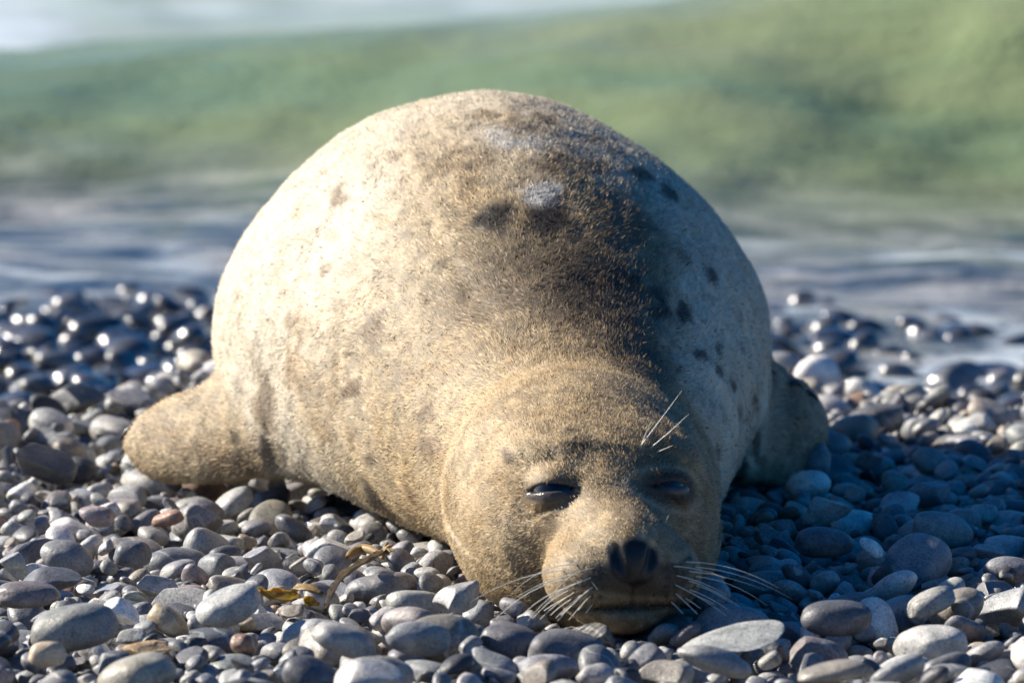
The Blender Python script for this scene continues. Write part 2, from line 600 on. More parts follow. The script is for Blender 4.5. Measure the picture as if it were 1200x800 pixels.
SPOTS = [  # px, py, half width px, half height px, depth reach m, strength, colour
    (640, 320, 105, 70, 0.16, 0.72, DARK), (700, 350, 60, 60, 0.12, 0.70, DARK), (560, 350, 70, 40, 0.10, 0.40, BROWN),
    (745, 420, 45, 50, 0.10, 0.55, DARK), (730, 260, 35, 45, 0.10, 0.45, DARK), (650, 400, 90, 40, 0.10, 0.30, BROWN),
    (580, 258, 22, 24, 0.09, 0.95, BLACK), (640, 252, 26, 20, 0.07, 0.9, BLACK), (634, 228, 24, 18, 0.05, 0.95, PALE),
    (605, 165, 45, 10, 0.10, 0.80, PALE), (575, 136, 26, 5, 0.06, 0.60, BROWN), (640, 139, 22, 4, 0.06, 0.60, BROWN),
    (600, 150, 30, 5, 0.05, 0.4, BROWN), (640, 190, 20, 8, 0.05, 0.65, BROWN), (540, 190, 40, 14, 0.08, 0.35, BROWN),
    (700, 195, 40, 8, 0.06, 0.5, BROWN), (755, 207, 18, 9, 0.06, 0.75, DARK), (780, 222, 14, 9, 0.05, 0.75, DARK),
    (690, 160, 30, 5, 0.05, 0.4, BROWN), (725, 180, 18, 5, 0.05, 0.5, BROWN),
    (397, 231, 11, 7, 0.04, 0.55, BROWN), (350, 250, 10, 6, 0.04, 0.3, OCHRE), (438, 390, 13, 16, 0.05, 0.65, BROWN),
    (411, 463, 12, 10, 0.04, 0.75, BROWN), (385, 320, 8, 10, 0.03, 0.5, BROWN), (450, 250, 30, 5, 0.05, 0.4, OCHRE),
    (435, 580, 15, 20, 0.04, 0.85, DARK), (482, 576, 14, 14, 0.04, 0.70, BROWN), (455, 600, 14, 18, 0.04, 0.6, BROWN),
    (508, 527, 18, 16, 0.05, 0.60, BROWN), (500, 483, 9, 10, 0.03, 0.75, BROWN), (378, 500, 20, 14, 0.04, 0.45, OCHRE),
    (350, 380, 28, 20, 0.06, 0.35, OCHRE), (345, 430, 35, 22, 0.06, 0.50, OCHRE), (310, 480, 26, 34, 0.06, 0.60, BROWN),
    (325, 530, 20, 26, 0.05, 0.40, BROWN), (432, 540, 8, 8, 0.03, 0.6, BROWN), (470, 440, 30, 12, 0.05, 0.35, BROWN),
    (832, 322, 9, 15, 0.05, 0.85, DARK), (770, 345, 12, 11, 0.04, 0.8, DARK), (799, 368, 8, 12, 0.04, 0.85, DARK),
    (774, 370, 9, 9, 0.04, 0.8, DARK), (744, 328, 8, 7, 0.03, 0.7, DARK), (818, 410, 8, 8, 0.03, 0.75, DARK),
    (846, 413, 6, 11, 0.03, 0.75, DARK), (842, 432, 7, 8, 0.03, 0.75, DARK), (857, 455, 6, 11, 0.03, 0.8, DARK),
    (871, 410, 5, 9, 0.03, 0.5, DARK), (887, 466, 5, 16, 0.03, 0.65, DARK), (864, 552, 7, 28, 0.05, 0.75, DARK),
    (887, 512, 5, 28, 0.05, 0.6, DARK), (840, 530, 7, 12, 0.04, 0.45, DARK), (905, 445, 6, 22, 0.03, 0.4, DARK),
    (800, 300, 10, 14, 0.05, 0.35, DARK), (865, 370, 6, 10, 0.04, 0.35, DARK), (790, 420, 7, 6, 0.03, 0.4, DARK),
    (812, 345, 5, 8, 0.03, 0.4, DARK), (870, 490, 5, 12, 0.03, 0.4, DARK), (835, 470, 5, 7, 0.03, 0.4, DARK),
    (672, 523, 10, 5, 0.02, 0.5, BROWN), (597, 540, 6, 7, 0.02, 0.85, BROWN), (640, 605, 14, 16, 0.03, 0.5, BROWN),
    (608, 602, 7, 12, 0.02, 0.45, BROWN), (592, 575, 10, 26, 0.03, 0.35, OCHRE),
    (225, 520, 70, 18, 0.08, 0.40, OCHRE), (280, 540, 40, 14, 0.06, 0.45, BROWN), (180, 500, 18, 26, 0.05, 0.3, OCHRE),
    (660, 625, 24, 30, 0.03, 0.35, OCHRE), (930, 470, 9, 30, 0.04, 0.35, BROWN)]
SPOT3 = []
for (px, py, rx, ry, rd, s, c) in SPOTS:
    p = at_seal(px, py)
    if p is None: continue
    sc_ = p.y / FPX
    kk = 1.35 if rx < 20 else 1.3
    s = min(0.95, s * (1.05 if c is DARK and rx < 20 else 1.25 if c is not PALE and rx < 20 else 0.88 if rx > 40 else 1.0))
    SPOT3.append((np.array(p), rx * sc_ * kk, ry * sc_ * kk, rd * 0.8, s, c))


def eye_coords(P, i):
    a, b = head_local(P[:, 0], P[:, 1])
    t, u, n = eye_frame(i)
    e = EYES[i]
    q = np.stack([a - e[0], b - e[1], P[:, 2] - e[2]], 1)
    return q @ np.array(t), q @ np.array(u), q @ np.array(n)


def coat(P, N):
    """coat colour, bareness (no fur) and roughness of the seal's surface"""
    n = len(P)
    big, mid, fine = fbm(P, 0.14, 21), fbm(P, 0.045, 22), fbm(P, 0.012, 23, 2)
    a, b = head_local(P[:, 0], P[:, 1])
    z = P[:, 2]
    C = np.tile(TAN, (n, 1))
    # pale flanks and belly, tan back and head
    cx = np.interp(P[:, 1], BODY[:, 0], BODY[:, 1])
    hw = np.interp(P[:, 1], BODY[:, 0], BODY[:, 2])
    side = np.abs(P[:, 0] - cx) / hw
    bodyness = sstep(5.75, 6.10, P[:, 1])
    left_side = np.where(P[:, 0] < cx, 0.16, 0.0)
    pale = np.clip(bodyness * sstep(0.46, 0.86, side + left_side + 0.16 * mid) + sstep(5.93, 6.16, P[:, 1] + 0.06 * big) * 0.85
                   + sstep(5.62, 5.74, P[:, 1]) * sstep(0.55, 0.85, (P[:, 0] - cx) / hw + 0.1 * mid), 0, 1)
    flank = CREAM + (np.array((0.85, 0.71, 0.53)) - CREAM) * sstep(0.15, 0.6, (P[:, 0] - cx) / hw)[:, None]  # right flank paler and warmer, offsetting its blue shade in the colour
    C = C + (flank - C) * (pale * 0.95)[:, None]
    C = C + (CREAM - C) * (0.30 * sstep(-0.1, 0.5, big) * (1 - bodyness * 0.3))[:, None]
    C = C + (OCHRE - C) * (0.45 * sstep(0.05, 0.6, mid) * (1 - 0.75 * pale))[:, None]
    fl = ell_axes(P[:, 0], P[:, 1], P[:, 2], *FL_L)
    fm_ = sstep(0.030, 0.004, fl) * sstep(-0.225, -0.285, P[:, 0])
    C = C + (np.array((0.44, 0.335, 0.20)) * (1 + 0.25 * mid)[:, None] - C) * (0.9 * fm_)[:, None]
    fr = ell_axes(P[:, 0], P[:, 1], P[:, 2], *FL_R)
    fm_ = sstep(0.022, 0.002, fr) * sstep(0.245, 0.285, P[:, 0])
    C = C + (np.array((0.40, 0.315, 0.21)) * (1 + 0.3 * mid)[:, None] - C) * (0.85 * fm_)[:, None]
    # the coat of the head: warm, paler brow and cheek
    hd = sstep(5.66, 5.56, P[:, 1])
    C = C + ((0.455, 0.345, 0.210) - C) * (hd * 0.75)[:, None]
    C = C + ((0.32, 0.215, 0.10) - C) * (hd * 0.55 * sstep(0.0, 0.55, mid + 0.2 * fine))[:, None]
    warp = np.stack([vnoise(P, 0.03, 31), vnoise(P, 0.03, 32), vnoise(P, 0.03, 33)], 1) * 0.010
    warp += np.stack([vnoise(P, 0.010, 34), vnoise(P, 0.010, 35), vnoise(P, 0.010, 36)], 1) * 0.004
    Q = P + warp
    for (p, rx, rz, ry, s, c) in SPOT3:
        d = np.sqrt(((Q[:, 0] - p[0]) / rx) ** 2 + ((Q[:, 2] - p[2]) / rz) ** 2 + ((Q[:, 1] - p[1]) / ry) ** 2)
        m = s * sstep(1.15, 0.45, d + 0.15 * fine)
        C = C + (c - C) * m[:, None]
    C = C * (1 + 0.16 * fine + 0.08 * vnoise(P, 0.006, 41) + 0.14 * vnoise(P, (0.004, 0.022, 0.006), 42))[:, None]
    bare = np.zeros(n)
    rough = np.full(n, 0.62)
    # nose leather and the dark lips round it
    dn = np.sqrt((a / 0.0235) ** 2 + ((z - 0.056) / 0.0235) ** 2) + 0.10 * fine
    m = sstep(1.08, 0.86, dn) * sstep(0.120, 0.145, b)
    lip = sstep(1.15, 0.75, np.sqrt(((a - 0.004) / 0.046) ** 2 + ((z - 0.040) / 0.014) ** 2) + 0.5 * mid) * sstep(0.115, 0.150, b)
    C = C + (DARK * 0.8 - C) * (0.75 * lip)[:, None]
    C = C + (BLACK * 1.3 - C) * m[:, None]
    bare = np.maximum(bare, m)
    rough = rough + (0.34 - rough) * m
    # dark pores in rows on the whisker pads
    for s in (-1, 1):
        for r_ in range(5):
            for k in range(6):
                wa, wb, wc = pad_spot(s, r_, k)
                d = np.sqrt((a - wa) ** 2 + (b - wb) ** 2 + (z - wc) ** 2)
                C = C + (DARK - C) * (0.85 * sstep(0.0036, 0.0016, d))[:, None]
    # chin and mouth
    cm = 0.0140 - 1.2 * a * a
    m = np.exp(-((z - cm) / 0.0045) ** 2) * sstep(0.06, 0.09, b)
    C = C + (DARK - C) * (0.65 * m)[:, None]
    # eyelids: bare wet skin
    for i in (0, 1):
        t, u, q = eye_coords(P, i)
        d = np.sqrt((t / 0.0275) ** 2 + ((u + 0.001) / np.where(u > 0, 0.0095, 0.0120)) ** 2) + 0.14 * fine
        m = sstep(1.05, 0.85, d) * (q > 0.006)
        halo = sstep(1.75, 1.0, d) * (q > 0.004)
        C = C + (np.array((0.24, 0.155, 0.07) if i == 0 else (0.06, 0.05, 0.045)) - C) * ((0.55 if i == 0 else 0.8) * halo)[:, None]  # right eye's hollow coloured darker, its shade put into the coat
        if i == 1:
            C = C + (np.array((0.55, 0.45, 0.32)) - C) * (0.7 * np.exp(-((d - 1.95) / 0.22) ** 2) * (q > 0))[:, None]
        C = C + (np.array((0.085, 0.072, 0.068)) * (1 + 0.5 * vnoise(P, 0.003, 77))[:, None] - C) * m[:, None]
        m = m if i == 0 else m * sstep(0.80, 0.45, d)
        bare = np.maximum(bare, m)
        rough = rough + (0.22 - rough) * m
    return np.clip(C, 0.004, 0.85), bare, rough


_pads = {}


def pad_spot(s, r, k):
    """root of a whisker on the surface of the muzzle, head frame"""
    key = (s, r, k)
    if key not in _pads:
        aa = s * (0.030 + 0.0075 * k * 0.9 + 0.002 * (r % 2))
        cc = 0.050 - 0.0082 * r + 0.0012 * k
        bb = 0.23
        o = Vector(head_world(aa * 0.85, bb, cc))
        d = Vector((-HF[0], -HF[1], 0))
        side = Vector((HR[0], HR[1], 0)) * (-s)
        d = (d + side * (0.10 + 0.14 * k)).normalized()
        o = o - side * (0.010 + 0.012 * k)
        h = seal_bvh.ray_cast(o, d)[0]
        if h is None: h = Vector(head_world(aa, 0.15, cc))
        ha, hb = head_local(h.x, h.y)
        _pads[key] = (ha, hb, h.z)
    return _pads[key]


SC, SBARE, SROUGH = coat(SV, SN)
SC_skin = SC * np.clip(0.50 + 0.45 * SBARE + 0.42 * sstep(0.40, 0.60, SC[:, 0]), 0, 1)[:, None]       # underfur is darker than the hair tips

nt = NT("seal_skin")
at = nt.node("ShaderNodeAttribute", attribute_name="coat")
ro = nt.node("ShaderNodeAttribute", attribute_name="rough")
P_ = nt.pos()
nz = nt.noise(P_, 420, 3)
bmp = nt.bump(nz, 0.35, 0.0015)
nt.finish(nt.bsdf(at.outputs["Color"], ro.outputs["Fac"], bmp))
MAT_SKIN = nt.m

nt = NT("seal_fur")
at = nt.node("ShaderNodeAttribute", attribute_name="coat")
d1 = nt.bsdf(at.outputs["Color"], 0.55, None, 1.45)
tr = nt.node("ShaderNodeBsdfTranslucent")
nt.l.new(at.outputs["Color"], tr.inputs[0])
mx = nt.node("ShaderNodeMixShader")
mx.inputs[0].default_value = 0.22
nt.l.new(d1, mx.inputs[1])
nt.l.new(tr.outputs[0], mx.inputs[2])
nt.finish(mx.outputs[0])
MAT_FUR = nt.m

nt = NT("eye_wet")
nt.finish(nt.bsdf((0.006, 0.005, 0.006), 0.05, None, 1.40, Coat_Weight=0.6, Coat_Roughness=0.03))
MAT_EYE = nt.m
nt = NT("whisker_horn")
nt.finish(nt.bsdf((0.88, 0.84, 0.72), 0.3))
MAT_WH = nt.m
nt = NT("claw_horn")
nt.finish(nt.bsdf((0.02, 0.018, 0.016), 0.3))
MAT_CLAW = nt.m

seal = bpy.data.objects.new("grey_seal", None)
seal.empty_display_size = 0.2
seal.location = (0.0, 6.2, 0.0)
col.objects.link(seal)
tag(seal, "plump tan and cream grey seal with dark blotches dozing on the pebbles", "seal")
SOFF = np.array((0.0, 6.2, 0.0))

m = mesh_np("body", SV - SOFF, SF)
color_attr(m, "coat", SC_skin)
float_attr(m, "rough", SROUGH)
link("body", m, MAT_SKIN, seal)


# eyes
def ico(sub):
    t = (1 + 5 ** 0.5) / 2
    V = [(-1, t, 0), (1, t, 0), (-1, -t, 0), (1, -t, 0), (0, -1, t), (0, 1, t), (0, -1, -t), (0, 1, -t),
         (t, 0, -1), (t, 0, 1), (-t, 0, -1), (-t, 0, 1)]
    F = [(0, 11, 5), (0, 5, 1), (0, 1, 7), (0, 7, 10), (0, 10, 11), (1, 5, 9), (5, 11, 4), (11, 10, 2), (10, 7, 6),
         (7, 1, 8), (3, 9, 4), (3, 4, 2), (3, 2, 6), (3, 6, 8), (3, 8, 9), (4, 9, 5), (2, 4, 11), (6, 2, 10), (8, 6, 7), (9, 8, 1)]
    V = [np.array(v) / np.linalg.norm(v) for v in V]
    for _ in range(sub):
        cache, F2 = {}, []

        def mid(i, j):
            k = (min(i, j), max(i, j))
            if k not in cache:
                v = V[i] + V[j]
                V.append(v / np.linalg.norm(v))
                cache[k] = len(V) - 1
            return cache[k]
        for (i, j, k) in F:
            x, y, z = mid(i, j), mid(j, k), mid(k, i)
            F2 += [(i, x, z), (j, y, x), (k, z, y), (x, y, z)]
        F = F2
    return np.array(V), np.array(F)


IV, IF = ico(4)
eye_m = mesh_np("eye", IV * EYE_R, IF)
for i in (0, 1):
    o = link("eye", eye_m, MAT_EYE, seal)
    o.location = Vector(head_world(*EYES[i])) - seal.location


# whiskers and claws: tapered curved tubes
def tube(pts, radii, n=6):
    pts = [Vector(p) for p in pts]
    V, F = [], []
    for i, p in enumerate(pts):
        d = (pts[min(i + 1, len(pts) - 1)] - pts[max(i - 1, 0)]).normalized()
        x = d.orthogonal().normalized() if i == 0 else (x - d * x.dot(d)).normalized()
        y = d.cross(x)
        for k in range(n):
            a = 2 * math.pi * k / n
            V.append(tuple(p + (x * math.cos(a) + y * math.sin(a)) * radii[i]))
    for i in range(len(pts) - 1):
        for k in range(n):
            F.append((i * n + k, i * n + (k + 1) % n, (i + 1) * n + (k + 1) % n, (i + 1) * n + k))
    return np.array(V), np.array(F)


def hair(root, dirv, length, sag, r0, bend=(0, 0, 0), n=9):
    p, d = Vector(root), Vector(dirv).normalized()
    pts = []
    st = length / (n - 1)
    for i in range(n):
        pts.append(p.copy())
        p = p + d * st
        d = (d + Vector((0, 0, -sag * st)) + Vector(bend) * st).normalized()
        if p.z < 0.007: break
    return tube(pts, [r0 * (1 - 0.80 * i / (n - 1)) for i in range(len(pts))], 5)


def add_whisker(root, dirv, length, sag, r0=0.00055, bend=(0, 0, 0)):
    V, F = hair(root, dirv, length, sag, r0, bend)
    link("whisker", mesh_np("whisker", V - SOFF, F), MAT_WH, seal)


wr = random.Random(5)
# lit (left) pad and shaded (right) pad
for s in (-1, 1):
    for r in range(5):
        for k in range(1, 6, 2 if r < 1 or s > 0 else (1 if r > 2 else 2)):
            if r == 0 and k > 3: continue
            p = head_world(*pad_spot(s, r, k))
            d = Vector((HR[0], HR[1], 0)) * s * (0.35 + 0.17 * k) + Vector((HF[0], HF[1], 0)) * (0.42 - 0.03 * k)
            d.z = -0.02 - 0.15 * r + 0.02 * k + wr.uniform(-.06, .06)
            d.x += wr.uniform(-.08, .08)
            add_whisker(p, d, wr.uniform(0.065, 0.10) * (0.60 + 0.1 * k if k < 4 else 1.0), wr.uniform(5, 15), 0.00052,
                        (s * 2, wr.uniform(-3, 3), 0))
# brow whiskers: long ones over the right eye, short ones over the left
for (px, py, qx, qy, ln) in ((751, 522, 800, 455, 0.064), (763, 524, 802, 490, 0.048), (752, 520, 762, 492, 0.028), (768, 530, 790, 520, 0.020)):
    p = at_seal(px, py)
    if p is None: continue
    d = Vector(((qx - px), -14, -(qy - py)))
    add_whisker(p, d, ln, -3, 0.00055, (4, 0, 3))
for (px, py, dx, dz, ln) in ((779, 614, 3, 8, 0.012), (700, 690, -4, 6, 0.012)):
    p = at_seal(px, py)
    if p is not None: add_whisker(p, Vector((dx, -5, dz)), ln, 0)

# claws along the front edge of the far-side flipper and at the tip of the near-side one
for (cx_, cy_, cz_, dx, dy, dz) in [(0.315, 6.20, 0.128, 0.5, 0.4, 0.35), (0.330, 6.24, 0.122, 0.6, 0.5, 0.2), (0.343, 6.28, 0.108, 0.7, 0.5, 0.0),
                                    (-0.405, 6.258, 0.055, -0.8, 0.1, -0.25), (-0.407, 6.266, 0.038, -0.8, 0.1, -0.3)]:
    q = seal_bvh.find_nearest(Vector((cx_, cy_, cz_)))[0]
    pts = [q + Vector((dx, dy, dz)) * t * 0.022 + Vector((0, 0, -0.012 * t * t)) for t in (-0.3, 0.1, 0.4, 0.7, 1.0)]
    V, F = tube(pts, [0.0034, 0.0034, 0.0028, 0.0018, 0.0004], 8)
    link("claw", mesh_np("claw", V - SOFF, F), MAT_CLAW, seal)

# ------------------------------------------------------------------ seal: fur, one fine blade per tuft of hair
T3 = np.concatenate([SF[:, [0, 1, 2]], SF[:, [0, 2, 3]]])
A3, B3, C3 = SV[T3[:, 0]], SV[T3[:, 1]], SV[T3[:, 2]]
area = 0.5 * np.linalg.norm(np.cross(B3 - A3, C3 - A3), axis=1)
cen = (A3 + B3 + C3) / 3
w = area * np.where(cen[:, 1] > 6.75, 0.25, 1.0) * np.where(cen[:, 2] < 0.002, 0.1, 1.0) * np.where(cen[:, 1] < 5.66, 1.9, 1.0) * np.where(cen[:, 1] < 5.42, 1.7, 1.0)
NF = 640000
pick = np.searchsorted(np.cumsum(w) / w.sum(), rng.random(NF))
pick = np.minimum(pick, len(T3) - 1)
r1, r2 = np.sqrt(rng.random(NF)), rng.random(NF)
W3 = np.stack([1 - r1, r1 * (1 - r2), r1 * r2], 1)
idx3 = T3[pick]
root = (SV[idx3] * W3[:, :, None]).sum(1)
fn = (SN[idx3] * W3[:, :, None]).sum(1)
fn /= np.linalg.norm(fn, axis=1, keepdims=True)
fc = (SC[idx3] * W3[:, :, None]).sum(1)
fb = (SBARE[idx3] * W3).sum(1)
keep = fb < 0.35
root, fn, fc = root[keep], fn[keep], fc[keep]
n = len(root)
a_, b_ = head_local(root[:, 0], root[:, 1])
flow = np.tile(np.array((0.0, 1.0, -0.25)), (n, 1))
flow[:, 0] += 0.9 * (root[:, 0] - np.interp(root[:, 1], BODY[:, 0], BODY[:, 1]))
flow += 0.45 * np.stack([vnoise(root, 0.05, 51), vnoise(root, 0.05, 52), vnoise(root, 0.05, 53)], 1)
flow += 0.55 * np.stack([vnoise(root, 0.011, 54), vnoise(root, 0.011, 55), vnoise(root, 0.011, 56)], 1)
flow += rng.normal(0, 0.20, (n, 3))
flow -= fn * (flow * fn).sum(1, keepdims=True)
flow /= np.linalg.norm(flow, axis=1, keepdims=True) + 1e-6
lift = np.clip(0.48 + 0.30 * vnoise(root, 0.008, 57) + rng.normal(0, 0.15, n), 0.15, 1.3)
hd = flow + fn * lift[:, None]
hd /= np.linalg.norm(hd, axis=1, keepdims=True)
headm = sstep(5.70, 5.50, root[:, 1])
muz = sstep(0.04, 0.11, b_)
ln = (0.0064 - 0.0016 * headm - 0.0009 * muz) * rng.uniform(0.6, 1.25, n)
wd = (0.00054 - 0.00010 * headm) * rng.uniform(0.7, 1.3, n)
rv = rng.normal(0, 1, (n, 3))
sd = np.cross(hd, fn + 0.6 * rv)
sd /= np.linalg.norm(sd, axis=1, keepdims=True) + 1e-6
base = root - fn * 0.0008
FV = np.empty((n, 3, 3))
FV[:, 0] = base - sd * wd[:, None]
FV[:, 1] = base + sd * wd[:, None]
FV[:, 2] = base + hd * ln[:, None]
tint = (rng.lognormal(0.10, 0.20, n))[:, None]
FC = np.empty((n, 3, 3))
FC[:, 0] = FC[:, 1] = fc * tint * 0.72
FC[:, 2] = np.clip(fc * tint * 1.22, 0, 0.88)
fm = mesh_np("fur", FV.reshape(-1, 3) - SOFF, np.arange(3 * n).reshape(-1, 3), True)
color_attr(fm, "coat", FC.reshape(-1, 3))
cn = fn + rng.normal(0, 0.28, (n, 3)) + 0.25 * hd
cn /= np.linalg.norm(cn, axis=1, keepdims=True)
fm.normals_split_custom_set_from_vertices(np.repeat(cn, 3, axis=0).tolist())
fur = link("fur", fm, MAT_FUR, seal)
fur["kind"] = "stuff"

# ------------------------------------------------------------------ ground sheet under the shingle
gx = np.concatenate([np.linspace(-900, -8, 12)[:-1], np.linspace(-8, -1.5, 14)[:-1], np.linspace(-1.5, 1.5, 61)[:-1], np.linspace(1.5, 8, 14)[:-1], np.linspace(8, 900, 12)])
gy = np.concatenate([np.linspace(-300, 0, 9)[:-1], np.linspace(0, 4.5, 20)[:-1], np.linspace(4.5, 10, 111)[:-1], np.linspace(10, 60, 26)[:-1], np.linspace(60, 2500, 10)])
X, Y = np.meshgrid(gx, gy, indexing='ij')
Z = terrain(X, Y) - 0.050
Z = np.where(np.abs(X) > 60, np.minimum(Z, 0), Z)
V = np.stack([X, Y, Z], -1).reshape(-1, 3)
nxg, nyg = len(gx), len(gy)
ii, jj = np.meshgrid(np.arange(nxg - 1), np.arange(nyg - 1), indexing='ij')
b0 = (ii * nyg + jj).ravel()
F = np.stack([b0, b0 + nyg, b0 + nyg + 1, b0 + 1], 1)
nt = NT("shingle_grit")
P_ = nt.pos()
vo = nt.node("ShaderNodeTexVoronoi")
nt.put(vo.inputs["Vector"], P_)
vo.inputs["Scale"].default_value = 42
c = nt.ramp(vo.outputs["Color"], [(0.0, (0.05, 0.052, 0.056)), (0.5, (0.16, 0.16, 0.16)), (1.0, (0.28, 0.26, 0.24))])
h = nt.math('SUBTRACT', 1.0, vo.outputs["Distance"])
nt.finish(nt.bsdf(c, 0.7, nt.bump(h, 1.0, 0.02)))
beach = link("beach_ground", mesh_np("beach_ground", V, F), nt.m)
beach["kind"] = "structure"

# ------------------------------------------------------------------ sea with one breaking swell
uy = np.concatenate([np.arange(8.5, 18.0, 0.045), np.geomspace(18, 3500, 150)])
ux = np.linspace(-7, 7, 251)
U, Y = np.meshgrid(ux, uy, indexing='ij')
X = U * (1 + np.maximum(Y - 16, 0) * 0.22)
crest_y = 13.1 + 0.22 * np.sin(0.9 * X + 0.6) - 0.10 * np.clip(X, -6, 6)
amp = np.interp(X, [-6, -3, -1.13, -0.57, 0.0, 0.38, 0.7, 1.1, 3, 6], [0.20, 0.22, 0.245, 0.275, 0.305, 0.355, 0.41, 0.45, 0.42, 0.28])
dy = Y - crest_y
wave = amp * np.where(dy < 0, np.exp(-(np.abs(dy) / 0.75) ** 2.0), np.exp(-(np.abs(dy) / 1.25) ** 2))
rp = np.zeros_like(X)
rr_ = np.random.default_rng(4)
for i in range(26):
    lam = 0.16 * 1.14 ** i
    th = rr_.normal(0, 0.7)
    kx, ky = math.sin(th) * 2 * math.pi / lam, math.cos(th) * 2 * math.pi / lam
    rp += 0.0125 * lam ** 0.85 * np.sin(kx * X + ky * Y + rr_.uniform(0, 6.28) + 1.1 * np.sin(1.7 * X + 0.9 * Y + i))
calm = sstep(8.9, 11.5, Y) * 0.75 + 0.25
calm = calm * (0.35 + 0.65 * sstep(-0.2, 1.2, np.abs(dy))) * np.where(dy > 0, 0.75, 1.0)
Z = WATER_Z + wave + rp * 0.62 * calm * np.where(Y > 60, np.exp(-(Y - 60) / 100), 1)
V = np.stack([X, Y, Z], -1).reshape(-1, 3)
nxg, nyg = len(ux), len(uy)
ii, jj = np.meshgrid(np.arange(nxg - 1), np.arange(nyg - 1), indexing='ij')
b0 = (ii * nyg + jj).ravel()
F = np.stack([b0, b0 + nyg, b0 + nyg + 1, b0 + 1], 1)
sm = mesh_np("sea", V, F)
depth = np.clip((Z - (terrain(X, Y) - 0.02)) / 0.5, 0, 1).ravel()
float_attr(sm, "depth", depth)
foam_glitter = ((0.42 + 0.58 * sstep(-0.30, 0.50, fbm(np.stack([X, Y, 0 * X], -1), (0.55, 0.9, 1), 61, 5))) * sstep(0.45, 1.1, dy) * sstep(70, 40, Y)).ravel()
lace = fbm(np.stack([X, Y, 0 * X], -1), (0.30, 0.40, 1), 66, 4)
froth_glitter = 0.75 * sstep(0.16, 0.42, lace + 0.10 * np.tanh(X)) * sstep(11.6, 10.2, Y)      # pale froth painted in for the sun's glitter on the shallows
foam_glitter = np.maximum(foam_glitter, froth_glitter.ravel())
float_attr(sm, "foam_glitter", foam_glitter)
nt = NT("sea_water")
P_ = nt.pos()
dp = nt.node("ShaderNodeAttribute", attribute_name="depth").outputs["Fac"]
fo = nt.node("ShaderNodeAttribute", attribute_name="foam_glitter").outputs["Fac"]
mp = nt.node("ShaderNodeMapping")
mp.inputs["Scale"].default_value = (0.6, 1.7, 1.0)
nt.put(mp.inputs[0], P_)
n1 = nt.noise(mp.outputs[0], 1.1, 3, 0.5, 0.6)
deep = nt.ramp(n1, [(0.30, (0.19, 0.285, 0.170)), (0.50, (0.25, 0.315, 0.155)), (0.70, (0.32, 0.355, 0.180))])
shal_glare = nt.ramp(nt.noise(mp.outputs[0], 6.0, 4, 0.6), [(0.40, (0.05, 0.068, 0.09)), (0.62, (0.46, 0.46, 0.44))])  # light patches: glare of sky and sun put into the shallow water's colour
c = nt.mix(nt.ramp(dp, [(0.16, (0, 0, 0)), (0.48, (1, 1, 1))]), shal_glare, deep)
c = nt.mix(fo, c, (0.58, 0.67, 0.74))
b1 = nt.bump(nt.noise(mp.outputs[0], 9, 5, 0.6, 0.4), 0.55, 0.035)
b2 = nt.bump(nt.noise(P_, 46, 3, 0.6), 0.50, 0.010, b1)
ro = nt.math('ADD', nt.math('MULTIPLY', fo, 0.5), 0.12)
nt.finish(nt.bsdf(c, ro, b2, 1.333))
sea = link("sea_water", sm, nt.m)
sea["kind"] = "structure"


